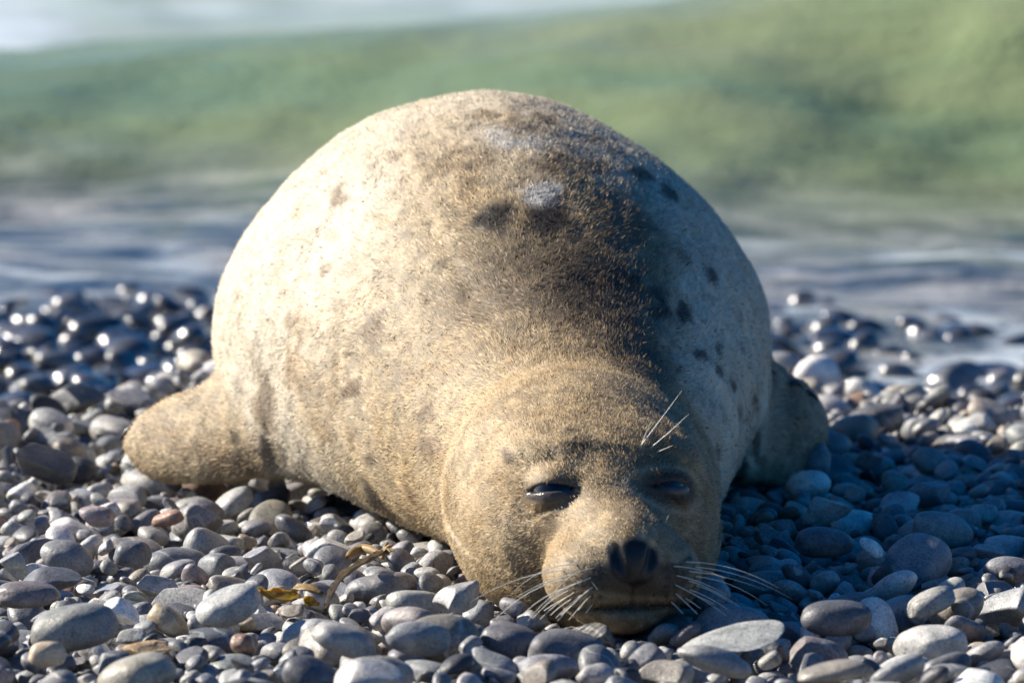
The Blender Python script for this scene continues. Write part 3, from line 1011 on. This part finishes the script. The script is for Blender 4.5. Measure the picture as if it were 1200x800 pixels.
# ------------------------------------------------------------------ pebbles
def pebble_material(name, source, wet):
    nt = NT(name)
    P_ = nt.pos()
    if source == 'object':
        oi = nt.node("ShaderNodeObjectInfo")
        c, rnd = oi.outputs["Color"], oi.outputs["Alpha"]
    else:
        at = nt.node("ShaderNodeAttribute", attribute_name="stone")
        c, rnd = at.outputs["Color"], at.outputs["Alpha"]
    # shift the texture from stone to stone
    off = nt.node("ShaderNodeCombineXYZ")
    nt.put(off.inputs[2], nt.math('MULTIPLY', rnd, 37.0))
    ad = nt.node("ShaderNodeVectorMath", operation='ADD')
    nt.put(ad.inputs[0], P_)
    nt.put(ad.inputs[1], off.outputs[0])
    v = ad.outputs[0]
    mott = nt.ramp(nt.noise(v, 55, 4, 0.6, 0.5), [(0.28, (0.62, 0.62, 0.64)), (0.5, (1, 1, 1)), (0.75, (1.38, 1.34, 1.28))])
    c = nt.mix(1.0, c, mott, 'MULTIPLY')
    spk = nt.ramp(nt.noise(v, 420, 2, 0.7), [(0.32, (0.45, 0.45, 0.45)), (0.46, (1, 1, 1)), (0.58, (1, 1, 1)), (0.72, (1.5, 1.5, 1.5))])
    c = nt.mix(0.9, c, spk, 'MULTIPLY')
    # chalky white weathering and veins on some stones
    vein = nt.node("ShaderNodeTexWave", wave_type='BANDS', bands_direction='DIAGONAL')
    nt.put(vein.inputs["Vector"], v)
    vein.inputs["Scale"].default_value = 16
    vein.inputs["Distortion"].default_value = 9
    vein.inputs["Detail"].default_value = 3
    vein.inputs["Detail Scale"].default_value = 1.2
    vm = nt.ramp(vein.outputs["Fac"], [(0.93, (0, 0, 0)), (0.985, (1, 1, 1))])
    sel = nt.math('MULTIPLY', nt.math('GREATER_THAN', rnd, 0.78), vm)
    c = nt.mix(nt.math('MULTIPLY', sel, 0.6), c, (0.5, 0.49, 0.46))
    ch = nt.ramp(nt.noise(v, 38, 5, 0.65, 0.8), [(0.56, (0, 0, 0)), (0.68, (1, 1, 1))])
    sel2 = nt.math('MULTIPLY', nt.math('LESS_THAN', rnd, 0.34), ch)
    c = nt.mix(nt.math('MULTIPLY', sel2, 0.75), c, (0.52, 0.52, 0.50))
    if wet:
        c = nt.mix(1.0, c, (0.34, 0.34, 0.36), 'MULTIPLY')
    h1 = nt.noise(v, 150, 4, 0.65)
    b1 = nt.bump(h1, 0.24 if not wet else 0.30, 0.004)
    b2 = nt.bump(nt.noise(v, 700, 2, 0.6), 0.35 if not wet else 0.05, 0.001, b1)
    if wet:
        sh = nt.bsdf(c, 0.22, b2, 1.6, Coat_Weight=1.0, Coat_Roughness=0.14, Coat_IOR=1.6)
    else:
        rg = nt.ramp(nt.noise(v, 90, 3), [(0.3, (0.34, 0.34, 0.34)), (0.7, (0.60, 0.60, 0.60))])
        sh = nt.bsdf(c, rg, b2, 1.5)
    return nt.finish(sh)


MAT_STONE_OBJ = pebble_material("dry_stone", 'object', False)
MAT_STONE_BED = pebble_material("dry_stone_bed", 'attr', False)
MAT_STONE_WET = pebble_material("wet_stone_bed", 'attr', True)

NSHAPE = 14


def stone_shapes(sub):
    out = []
    V0, F0 = ico(sub)
    for s in range(NSHAPE):
        r_ = np.random.default_rng(100 + s)
        V = V0.copy()
        p = r_.uniform(2.0, 2.7)
        nrm = (np.abs(V) ** p).sum(1) ** (1 / p)
        V = V / nrm[:, None]
        rad = 1 + 0.13 * vnoise(V0 * 1.0 + s * 9.1, 1.1, 70 + s) + 0.05 * vnoise(V0 + s * 3.3, 0.5, 90 + s)
        for _ in range(r_.integers(0, 3)):                      # a worn flat or a chipped corner
            d = r_.normal(0, 1, 3); d /= np.linalg.norm(d)
            h = V0 @ d
            lim = r_.uniform(0.62, 0.85)
            rad = rad * np.where(h > lim, 1 - 0.55 * (h - lim), 1)
        V = V * rad[:, None]
        if s % 3 == 0:                                          # broken flint: plane faces with worn edges
            for _ in range(4):
                d = r_.normal(0, 1, 3); d /= np.linalg.norm(d)
                h = V @ d
                V = V - (0.9 * np.maximum(h - r_.uniform(0.45, 0.72), 0))[:, None] * d
        V[:, 0] += r_.uniform(-0.18, 0.18) * (V[:, 1] ** 2 - 0.4)   # slight bean / egg form
        V *= (1 + r_.uniform(-0.22, 0.22) * V[:, :1]) ** np.array((0, 1, 1))
        V -= (V.max(0) + V.min(0)) / 2
        V /= np.abs(V).max(0)
        out.append(V)
    return out, F0


SH3, FS3 = stone_shapes(3)
SH2, FS2 = stone_shapes(2)
SH1, FS1 = stone_shapes(1)

# colours of the stones: albedo, weight, word
STONES = [((0.200, 0.205, 0.215), 24, "blue-grey"), ((0.255, 0.250, 0.240), 22, "mid-grey"), ((0.120, 0.122, 0.132), 19, "slate-grey"),
          ((0.340, 0.335, 0.320), 12, "light grey"), ((0.050, 0.052, 0.058), 10, "near-black"), ((0.54, 0.53, 0.51), 6.5, "whitish"),
          ((0.235, 0.212, 0.180), 7, "grey-brown"), ((0.235, 0.150, 0.105), 1.4, "reddish-brown"), ((0.36, 0.29, 0.20), 1.6, "tan"),
          ((0.215, 0.185, 0.180), 3, "mauve-grey"), ((0.190, 0.183, 0.160), 2.0, "olive-grey")]
SW = np.array([s[1] for s in STONES], float)
SW /= SW.sum()

GRES = 0.003
X0, X1, Y0, Y1 = -1.65, 1.75, 4.15, 10.1
hx, hy = np.arange(X0, X1, GRES), np.arange(Y0, Y1, GRES)
HM = (terrain(*np.meshgrid(hx, hy, indexing='ij')) - 0.050).astype(np.float32)
OWN = np.full(HM.shape, -1, np.int32)
# underside of the seal, so stones stay below and around it
UND = np.full(HM.shape, 9.0, np.float32)
ci = ((SV[:, 0] - X0) / GRES).astype(int)
cj = ((SV[:, 1] - Y0) / GRES).astype(int)
np.minimum.at(UND, (ci, cj), SV[:, 2].astype(np.float32))
for _ in range(2):
    for ax in (0, 1):
        UND = np.minimum(UND, np.minimum(np.roll(UND, 1, ax), np.roll(UND, -1, ax)))

stones = []     # (pos, R, semi-axes, colour index, rnd, shape)


def try_place(x, y, ax, yaw, tilt_n, sink=0.0):
    a, b, c = ax
    r = a * 1.02
    i0, i1 = int((x - r - X0) / GRES), int((x + r - X0) / GRES) + 2
    j0, j1 = int((y - r - Y0) / GRES), int((y + r - Y0) / GRES) + 2
    if i0 < 1 or j0 < 1 or i1 >= HM.shape[0] - 1 or j1 >= HM.shape[1] - 1: return None
    H = HM[i0:i1, j0:j1]
    ca, sa = math.cos(yaw), math.sin(yaw)

    def hs(u, v):
        px_, py_ = x + u * ca - v * sa, y + u * sa + v * ca
        return HM[int((px_ - X0) / GRES), int((py_ - Y0) / GRES)]
    ta = math.atan2(hs(.75 * a, 0) - hs(-.75 * a, 0), 1.5 * a) * 0.7 + tilt_n[0]
    tb = math.atan2(hs(0, .75 * b) - hs(0, -.75 * b), 1.5 * b) * 0.7 + tilt_n[1]
    ta, tb = max(-.6, min(.6, ta)), max(-.6, min(.6, tb))
    R = Matrix.Rotation(yaw, 3, 'Z') @ Matrix.Rotation(-ta, 3, 'Y') @ Matrix.Rotation(tb, 3, 'X')
    Rn = np.array(R)
    Q = Rn @ np.diag((1 / a ** 2, 1 / b ** 2, 1 / c ** 2)) @ Rn.T
    dx = (hx[i0:i1] - x)[:, None]
    dy = (hy[j0:j1] - y)[None, :]
    B = Q[0, 2] * dx + Q[1, 2] * dy
    Cc = Q[0, 0] * dx * dx + 2 * Q[0, 1] * dx * dy + Q[1, 1] * dy * dy - 1
    D = B * B - Q[2, 2] * Cc
    inside = D > 0
    if not inside.any(): return None
    s = np.sqrt(np.maximum(D, 0))
    lo = (-B - s) / Q[2, 2]
    hi = (-B + s) / Q[2, 2]
    zc = float(np.where(inside, H - lo, -9).max()) - sink * c
    if (np.where(inside, zc + hi - UND[i0:i1, j0:j1], -9) > 0.002).any(): return None
    return zc, (i0, i1, j0, j1), inside, hi, Rn


def commit(x, y, ax, res, ci_, rnd, shp, named=None):
    zc, (i0, i1, j0, j1), inside, hi, Rn = res
    H = HM[i0:i1, j0:j1]
    top = (zc + hi).astype(np.float32)
    up = inside & (top > H)
    H[up] = top[up]
    OWN[i0:i1, j0:j1][up] = len(stones)
    stones.append([np.array((x, y, zc)), Rn, ax, ci_, rnd, shp, int(inside.sum()), named])


def rand_axes(r_, med, sig, amax):
    a = min(amax, max(0.0065, r_.lognormal(math.log(med), sig)))
    b = a * r_.uniform(0.58, 0.92)
    c = min(b, a * r_.uniform(0.38, 0.66))
    return (a, b, c)


pr = np.random.default_rng(23)


def scatter(n, med, sig, amax, xr, yr, K, sink=0.0):
    for _ in range(n):
        ax = rand_axes(pr, med, sig, amax)
        best = None
        yaw = pr.normal(0, 0.8)
        tn = pr.normal(0, 0.16, 2)
        for _k2 in range(K):
            x, y = pr.uniform(*xr), pr.uniform(*yr)
            res = try_place(x, y, ax, yaw, tn, sink)
            if res is None: continue
            rel = res[0] - float(terrain(x, y))
            if best is None or rel < best[0]: best = (rel, x, y, res)
        if best is not None and best[0] + ax[2] < 0.014 + 0.5 * max(0, ax[2] - 0.008):
            commit(best[1], best[2], ax, best[3], int(pr.choice(len(STONES), p=SW)), float(pr.random()), int(pr.integers(NSHAPE)))


# bottom layers
scatter(3900, 0.0138, 0.34, 0.032, (-1.0, 1.1), (4.6, 7.5), 2)
scatter(1500, 0.0240, 0.35, 0.045, (-1.1, 1.2), (7.2, 10.0), 3)

# notable stones read from the photograph: px, py of the stone's middle, width px, height px, colour word, yaw deg, label
NOTABLE = [
    (268, 703, 82, 46, "light grey", -5, "pale blue-white stone with dark veins lying beside the yellow seaweed"),
    (86, 722, 112, 58, "mid-grey", -8, "biggest lumpy grey stone with a pale hollow, near the wood chip"),
    (860, 748, 128, 30, "light grey", 6, "long flat pale slab lying below the seal's chin"),
    (838, 770, 92, 34, "mid-grey", 3, "thick grey stone tucked under the long flat slab"),
    (980, 716, 86, 46, "slate-grey", 2, "large dark round stone deep in the seal's shadow"),
    (968, 589, 62, 38, "light grey", -4, "smooth pale oval stone in shadow by the shaded flipper"),
    (405, 745, 80, 38, "mid-grey", 4, "smooth oval grey stone, one of two largest below the kelp strand"),
    (489, 742, 78, 42, "blue-grey", 8, "broad blue-grey stone between the kelp strand and the whiskers"),
    (55, 534, 74, 44, "slate-grey", -4, "domed slate-grey stone left of the sunlit flipper"),
    (114, 602, 44, 28, "mauve-grey", 0, "mauve-brown stone with white scratches, left of the flipper's shadow"),
    (196, 608, 42, 20, "reddish-brown", -18, "rusty orange-brown pebble lying below the sunlit flipper"),
    (55, 763, 46, 32, "tan", 0, "pinkish tan egg-shaped pebble beside the biggest lumpy stone"),
    (540, 695, 60, 38, "mid-grey", 10, "grey domed stone lying under the seal's cheek"),
    (975, 787, 84, 26, "grey-brown", -3, "long grey-brown sunlit stone at the edge of the seal's shadow"),
    (1090, 703, 62, 30, "light grey", 8, "pale sunlit stone standing out of the seal's shadow"),
    (1025, 645, 34, 14, "whitish", 5, "small white oval pebble shining in the seal's shadow"),
    (965, 628, 70, 40, "slate-grey", -5, "dark lumpy stone beside the shaded flipper with a ring hole"),
    (955, 530, 34, 46, "blue-grey", 60, "steep blue-grey stone leaning on the shaded flipper"),
    (430, 787, 84, 34, "light grey", 0, "broad light grey stone in front of the two oval stones"),
    (20, 657, 42, 32, "light grey", 10, "pale grey stone near the mauve-brown stone"),
    (79, 645, 66, 40, "blue-grey", 0, "round blue-grey stone with a dark scar"),
    (155, 645, 46, 34, "slate-grey", 0, "ball-shaped slate stone in front of the flipper"),
    (60, 676, 78, 28, "slate-grey", -4, "long low slate stone behind the biggest lumpy stone"),
    (35, 693, 74, 34, "mauve-grey", 0, "mauve-grey flat stone behind the biggest lumpy stone"),
    (142, 712, 48, 32, "whitish", -5, "smooth bluish-white stone between the veined and the lumpy stone"),
    (1150, 450, 0, 0, "", 0, "")]
words = [s[2] for s in STONES]
named_pts = []


def ground_at(px, py, z=0.0):
    o, d = pixel_ray(px, py)
    for _ in range(6):
        t = (z - o.z) / d.z
        p = o + d * t
        z = float(terrain(p.x, p.y)) + 0.004
    return p


for (px, py, wpx, hpx, word, yw, label) in NOTABLE:
    if not wpx: continue
    p = ground_at(px, py + hpx * 0.35)
    sc_ = p.y / FPX
    a = 0.5 * wpx * sc_
    c = 0.5 * hpx * sc_ * 0.92
    b = max(c, 0.66 * a)
    ax = (a, b, min(c, b))
    yaw = math.radians(yw if yw < 40 else 0)
    for k in range(60):
        x, y = p.x + pr.normal(0, 0.0015 * (1 + k * 0.4)), p.y + abs(0) + pr.normal(0, 0.002 * (1 + k * 0.4))
        res = try_place(x, y, ax, yaw, (0, 0.05), 0.10)
        if res is not None:
            lift_to = float(terrain(x, y)) + 0.012 - 0.15 * c
            if lift_to > res[0]: res = (lift_to, *res[1:])
            commit(x, y, ax, res, words.index(word), 0.10 if "vein" in label else float(pr.uniform(0.3, 0.75)), int(pr.integers(NSHAPE)), label)
            break

# upper layers
scatter(5200, 0.0128, 0.42, 0.036, (-0.80, 0.90), (4.70, 7.45), 5)
scatter(300, 0.0210, 0.28, 0.036, (-1.1, 1.2), (4.6, 7.3), 5)
scatter(4500, 0.0086, 0.30, 0.018, (-0.70, 0.75), (4.80, 7.20), 5)
scatter(1500, 0.0260, 0.35, 0.050, (-1.1, 1.2), (7.25, 10.0), 4)

scatter(70, 0.040, 0.30, 0.07, (0.25, 1.3), (8.8, 10.0), 1)
for xr_, yr_, n_ in (((-1.6, -1.0), (4.3, 9.9), 1200), ((1.1, 1.7), (4.3, 9.9), 1200), ((-1.1, 1.2), (4.2, 4.75), 600)):
    scatter(n_, 0.0235, 0.30, 0.045, xr_, yr_, 3)

# drop what is buried
vis = np.bincount(OWN[OWN >= 0].ravel(), minlength=len(stones))
records = []
for i, s in enumerate(stones):
    frac = vis[i] / max(1, s[6])
    if frac < 0.10 and s[7] is None: continue
    px, py, dep = project(s[0])
    a, b, c = s[2]
    size = frac * math.pi * a * (0.6 * c + 0.25 * b) * (FPX / dep) ** 2
    inframe = (-5 < px < 1205) and (py < 812) and dep < 7.05
    hid = False
    if inframe:
        o = Vector((0, 0, CAMH))
        tgt = Vector(s[0]) + Vector((0, 0, c * 0.8))
        d = tgt - o
        hid = seal_bvh.ray_cast(o, d.normalized(), d.length - 0.005)[0] is not None
    lit = seal_bvh.ray_cast(Vector(s[0]) + Vector((0, 0, c)), L)[0] is None
    records.append((i, size if (inframe and not hid) else -1, px, py, lit))

for r in records:                               # no bright stones right below the chin, as in the photograph
    if 540 < r[2] < 930 and r[3] > 690 and stones[r[0]][3] in (5, 7, 8): stones[r[0]][3] = r[0] % 4
records.sort(key=lambda r: -(1e9 if stones[r[0]][7] else r[1]))
single = [r for r in records[:300] if r[1] > 0 or stones[r[0]][7]]
rest = records[len(single):]

shape_mesh, shape_mesh_low = [], []
for k in range(NSHAPE):
    for S_, F_, lst in ((SH3, FS3, shape_mesh), (SH2, FS2, shape_mesh_low)):
        mm = mesh_np("pebble", S_[k], F_)
        mm.materials.append(MAT_STONE_OBJ)
        lst.append(mm)


LAB_CUT = 16


def where_words(px, py, lit, y):
    if not lit:
        if px > 600:
            if math.hypot(px - 945, py - 540) < 110: return "by the shaded flipper"
            if py > 700 and px < 900: return "shaded below the chin"
            if px > 1040: return "in the shadow's outer part"
            return "in the seal's shadow"
        return "shaded under the sunlit flipper"
    if px > 620:
        if py < 610: return "sunlit behind the seal's shadow"
        return "sunlit before the seal's shadow"
    if math.hypot((px - 190) / 1.3, py - 500) < 120: return "sunlit by the pale flipper"
    if math.hypot(px - 380, py - 690) < 95: return "sunlit near the kelp"
    if px > 420: return "sunlit before the seal's cheek"
    if py < 520: return "sunlit on the crest past the flipper"
    if math.hypot(px - 170, py - 740) < 110: return "sunlit near the wood chip"
    return "sunlit in the open shingle"


SMALL_WORD = lambda ax: "small" if ax[0] < 0.018 else ("medium" if ax[0] < 0.025 else "large")


def shape_word(ax):
    r1_, r2_ = ax[1] / ax[0], ax[2] / ax[0]
    return "flat oval" if r2_ < 0.45 else ("long" if r1_ < 0.67 else ("round" if r1_ > 0.82 else "oval"))


labels = {}
for (i, size, px, py, lit) in single:
    p, Rn, ax, ci_, rnd, shp, cells, named = stones[i]
    labels[i] = named or f"{SMALL_WORD(ax)} {shape_word(ax)} {STONES[ci_][2]} pebble {where_words(px, py, lit, p[1])}"
ids = list(labels)
pos_all = np.array([stones[i][0] for i in ids])
for rnd_ in range(4):                                   # tell equal ones apart by the stone each lies beside
    cnt = {}
    for i in ids: cnt[labels[i]] = cnt.get(labels[i], 0) + 1
    for i in ids:
        if cnt[labels[i]] < 2 or stones[i][7] or rnd_ > 2: continue
        order = np.argsort(((pos_all - stones[i][0]) ** 2).sum(1))
        j = ids[int(order[1 + rnd_])]
        base_l = labels[i].split(", next to")[0]
        nb = stones[j]
        what = f"{SMALL_WORD(nb[2])} {STONES[nb[3]][2]} one" if rnd_ == 0 else f"{shape_word(nb[2])} {STONES[nb[3]][2]} one"
        new_l = f"{base_l}, next to a {what}"
        while len(new_l.split()) > LAB_CUT:                     # drop a word of the neighbour's look
            what = what.split(" ", 1)[1]
            new_l = f"{base_l}, next to a {what}"
        labels[i] = new_l
for (i, size, px, py, lit) in single:
    p, Rn, ax, ci_, rnd, shp, cells, named = stones[i]
    o = link("pebble", (shape_mesh if size > 700 or named else shape_mesh_low)[shp])
    M4 = Matrix(Rn.tolist()).to_4x4() @ Matrix.Diagonal((*ax, 1.0))
    M4.translation = Vector(p)
    o.matrix_world = M4
    rj = np.random.default_rng(i)
    c = np.array(STONES[ci_][0]) * rj.uniform(0.95, 1.65) * (1 + rj.normal(0, 0.015, 3))
    o.color = (*[float(v) for v in c], rnd)
    tag(o, labels[i], "stone" if named else "pebble", "pebbles of the beach")


def bed(name, recs, mat, label):
    VV, FF, CC = [], [], []
    off = 0
    for (i, size, px, py, lit) in recs:
        p, Rn, ax, ci_, rnd, shp, cells, named = stones[i]
        pix = ax[0] * FPX / max(p[1], 1)
        inview = -60 < px < 1260 and py < 860
        if p[1] > 7.5: S, F0 = (SH2, FS2) if inview and pix > 32 else (SH1, FS1)
        elif size > 240: S, F0 = SH2, FS2
        else: S, F0 = SH1, FS1
        V = (S[shp] * np.array(ax)) @ Rn.T + p
        VV.append(V)
        FF.append(F0 + off)
        off += len(V)
        rj = np.random.default_rng(i)
        c = np.array(STONES[ci_][0]) * rj.uniform(0.95, 1.65) * (1 + rj.normal(0, 0.015, 3))
        CC.append(np.tile(np.append(c, rnd), (len(V), 1)))
    m = mesh_np(name, np.concatenate(VV), np.concatenate(FF))
    color_attr(m, "stone", np.concatenate(CC))
    o = link(name, m, mat)
    tag(o, label, "shingle", None, "stuff")
    print(name, len(recs), "stones", len(m.polygons), "tris")


def is_wet(i):
    p = stones[i][0]
    return p[1] - 0.08 * p[0] + 0.06 * math.sin(5 * p[0] + 1) + 0.03 * math.sin(13 * p[0]) > 6.98 + 0.9 * math.exp(-(p[0] / 0.42) ** 4)


bed("dry_shingle", [r for r in rest if not is_wet(r[0])], MAT_STONE_BED, "dry grey shingle of small rounded pebbles round the seal")
bed("wet_shingle", [r for r in rest if is_wet(r[0])], MAT_STONE_WET, "dark wet glistening shingle along the edge of the sea")


def top_at(x, y):
    return float(HM[int((x - X0) / GRES), int((y - Y0) / GRES)])


# ------------------------------------------------------------------ seaweed and flotsam
def ribbon(pts, widths, ups, thick=0.0012, nseg=6, curl=0.0):
    """a closed leathery blade following pts"""
    P = [Vector(p) for p in pts]
    n = len(P)
    V, F = [], []
    for i in range(n):
        d = (P[min(i + 1, n - 1)] - P[max(i - 1, 0)]).normalized()
        up = Vector(ups[i]).normalized()
        s = d.cross(up).normalized()
        up = s.cross(d)
        for side in (1, -1):
            for k in range(nseg + 1):
                t = (k / nseg) * 2 - 1
                q = P[i] + s * (t * widths[i]) + up * (curl * t * t * widths[i] + side * thick * (1 - 0.8 * t * t) + 0.0015 * math.sin(6 * t + i * 1.7))
                V.append(tuple(q))
    w = 2 * (nseg + 1)
    for i in range(n - 1):
        for k in range(nseg):
            a0, a1 = i * w + k, i * w + k + 1
            b0_, b1_ = a0 + w, a1 + w
            F.append((a0, a1, b1_, b0_))
            c0, c1 = a0 + nseg + 1, a1 + nseg + 1
            F.append((c1, c0, c0 + w, c1 + w))
        for k in (0, nseg):
            a0 = i * w + k
            c0 = a0 + nseg + 1
            F.append((a0, a0 + w, c0 + w, c0) if k == 0 else (c0, c0 + w, a0 + w, a0))
    for i in (0, n - 1):
        for k in range(nseg):
            a0 = i * w + k
            F.append((a0, a0 + nseg + 1, a0 + nseg + 2, a0 + 1) if i == 0 else (a0 + 1, a0 + nseg + 2, a0 + nseg + 1, a0))
    return np.array(V), np.array(F)


def weed_mat(name, c0, c1, rough=0.35, trans=0.3):
    nt = NT(name)
    P_ = nt.pos()
    c = nt.mix(nt.ramp(nt.noise(P_, 110, 3), [(0.35, (0, 0, 0)), (0.65, (1, 1, 1))]), c0, c1)
    b = nt.bump(nt.noise(P_, 300, 3), 0.4, 0.002)
    d = nt.bsdf(c, rough, b)
    tr = nt.node("ShaderNodeBsdfTranslucent")
    nt.l.new(c, tr.inputs[0])
    mx = nt.node("ShaderNodeMixShader")
    mx.inputs[0].default_value = trans
    nt.l.new(d, mx.inputs[1])
    nt.l.new(tr.outputs[0], mx.inputs[2])
    return nt.finish(mx.outputs[0])


MAT_YEL = weed_mat("yellow_weed", (0.55, 0.30, 0.015), (0.62, 0.42, 0.03), 0.3, 0.45)
MAT_KELP = weed_mat("kelp_brown", (0.030, 0.020, 0.009), (0.075, 0.048, 0.016), 0.5, 0.05)
MAT_DRYW = weed_mat("dry_weed", (0.26, 0.17, 0.07), (0.36, 0.25, 0.11), 0.5, 0.15)
MAT_ORG = weed_mat("orange_shell", (0.50, 0.20, 0.05), (0.62, 0.30, 0.10), 0.45, 0.1)
MAT_WOOD = weed_mat("wood_chip", (0.42, 0.27, 0.14), (0.58, 0.42, 0.25), 0.7, 0.0)


def path(pix, lift):
    out = []
    for (px, py), lf in zip(pix, lift):
        p = ground_at(px, py)
        out.append((p.x, p.y, max(top_at(p.x, p.y), p.z - 0.004) + lf))
    return out


def smooth_path(pts, n):
    P = np.array(pts)
    t = np.linspace(0, 1, len(P))
    T = np.linspace(0, 1, n)
    out = []
    for c in range(3):
        v = np.interp(T, t, P[:, c])
        k = np.array((1, 2, 3, 2, 1)) / 9
        out.append(np.convolve(np.pad(v, 2, mode='edge'), k, 'valid'))
    return [tuple(v) for v in np.stack(out, 1)]


# yellow blade
pts = smooth_path(path([(300, 716), (320, 712), (340, 706), (352, 703)], (0.004, 0.010, 0.012, 0.008)), 9)
V, F = ribbon(pts, [0.003, 0.007, 0.010, 0.011, 0.012, 0.011, 0.009, 0.006, 0.002], [(0.15, -0.45, 0.9)] * 9, 0.0009, 6, 0.25)
tag(link("yellow_seaweed", mesh_np("yellow_seaweed", V, F), MAT_YEL), "torn yellow seaweed blade lying by the pale veined stone", "seaweed")
V, F = ribbon(smooth_path(path([(358, 712), (364, 711), (372, 708)], (0.006, 0.010, 0.006)), 6), [0.003, 0.006, 0.008, 0.008, 0.006, 0.002], [(0.0, -0.8, 0.6)] * 6, 0.0009, 6, 0.2)
tag(link("yellow_seaweed", mesh_np("yellow_seaweed", V, F), MAT_YEL), "small orange-yellow scrap of seaweed under the dry tan stem", "seaweed")
V, F = ribbon(smooth_path(path([(342, 700), (352, 701), (366, 703), (382, 703)], (0.010, 0.016, 0.014, 0.008)), 8), [0.003, 0.005, 0.006, 0.006, 0.005, 0.004, 0.003, 0.002], [(0.1, -0.5, 0.8)] * 8, 0.0016, 4, 0.3)
tag(link("dry_seaweed", mesh_np("dry_seaweed", V, F), MAT_DRYW), "dry tan seaweed stem lying beside the yellow blade", "seaweed")
# kelp strand, running up to a dry frayed holdfast
kelp = bpy.data.objects.new("kelp_strand", None)
col.objects.link(kelp)
tag(kelp, "dark brown kelp strand with a frayed golden end lying in front of the seal", "seaweed")
pts = smooth_path(path([(380, 724), (386, 708), (394, 694), (408, 682), (424, 672), (440, 664), (452, 657)], (0.004, 0.010, 0.014, 0.014, 0.014, 0.014, 0.014)), 18)
kb = Vector(pts[9])
kelp.location = kb
V, F = ribbon(pts, list(np.interp(np.linspace(0, 1, 18), [0, .15, .5, .8, 1], [0.0015, 0.003, 0.005, 0.006, 0.004])), [(-0.2, -0.25, 1.0)] * 18, 0.0012, 5, 0.35)
link("frond", mesh_np("frond", V - np.array(kb), F), MAT_KELP, kelp)
end = Vector(pts[-1])
wr = random.Random(9)
for k in range(7):
    d = Vector((wr.uniform(-.6, .9), wr.uniform(-.7, .3), wr.uniform(0.0, 1.0))).normalized()
    q = [end + d * t * 0.016 + Vector((0, 0, -0.006 * t * t)) for t in (-0.4, 0.2, 0.6, 1.0)]
    V, F = tube(q, [0.0024, 0.0026, 0.0018, 0.0006], 6)
    link("root_fibre", mesh_np("root_fibre", V - np.array(kb), F), MAT_DRYW, kelp)
# dry stems near the holdfast
V, F = tube(smooth_path(path([(404, 655), (420, 648), (436, 650), (452, 656)], (0.004, 0.010, 0.010, 0.006)), 9), [0.002, 0.004, 0.005, 0.005, 0.005, 0.0045, 0.004, 0.003, 0.001], 7)
tag(link("dry_seaweed", mesh_np("dry_seaweed", V, F), MAT_DRYW), "curved tan seaweed stem under the frayed end of the kelp", "seaweed")


def chip(name, px, py, wpx, hpx, mat, label, cat, seed, lift=0.004):
    p = ground_at(px, py)
    sc_ = p.y / FPX
    V = SH2[seed % NSHAPE].copy()
    V *= 1 + 0.22 * vnoise(V + seed, 0.45, seed)[:, None]
    V *= np.array((0.5 * wpx * sc_, 0.30 * wpx * sc_, 0.5 * hpx * sc_))
    z = top_at(p.x, p.y) + lift
    m = mesh_np(name, V, FS2, False)
    o = link(name, m, mat)
    o.location = (p.x, p.y, z)
    o.rotation_euler = (0.15, -0.1, 0.2)
    tag(o, label, cat)


chip("wood_chip", 172, 748, 58, 16, MAT_WOOD, "jagged tan wood chip lying among grey pebbles", "wood chip", 3)
chip("shell_fragment", 977, 457, 22, 11, MAT_ORG, "bright orange shell fragment behind the shaded flipper", "shell", 5)
chip("shell_fragment", 1120, 510, 30, 9, MAT_ORG, "orange shell fragment on the sunlit shingle right of the seal", "shell", 6)
print("tris", sum(len(o.data.loops) - 2 * len(o.data.polygons) for o in scene.objects if o.type == 'MESH'))
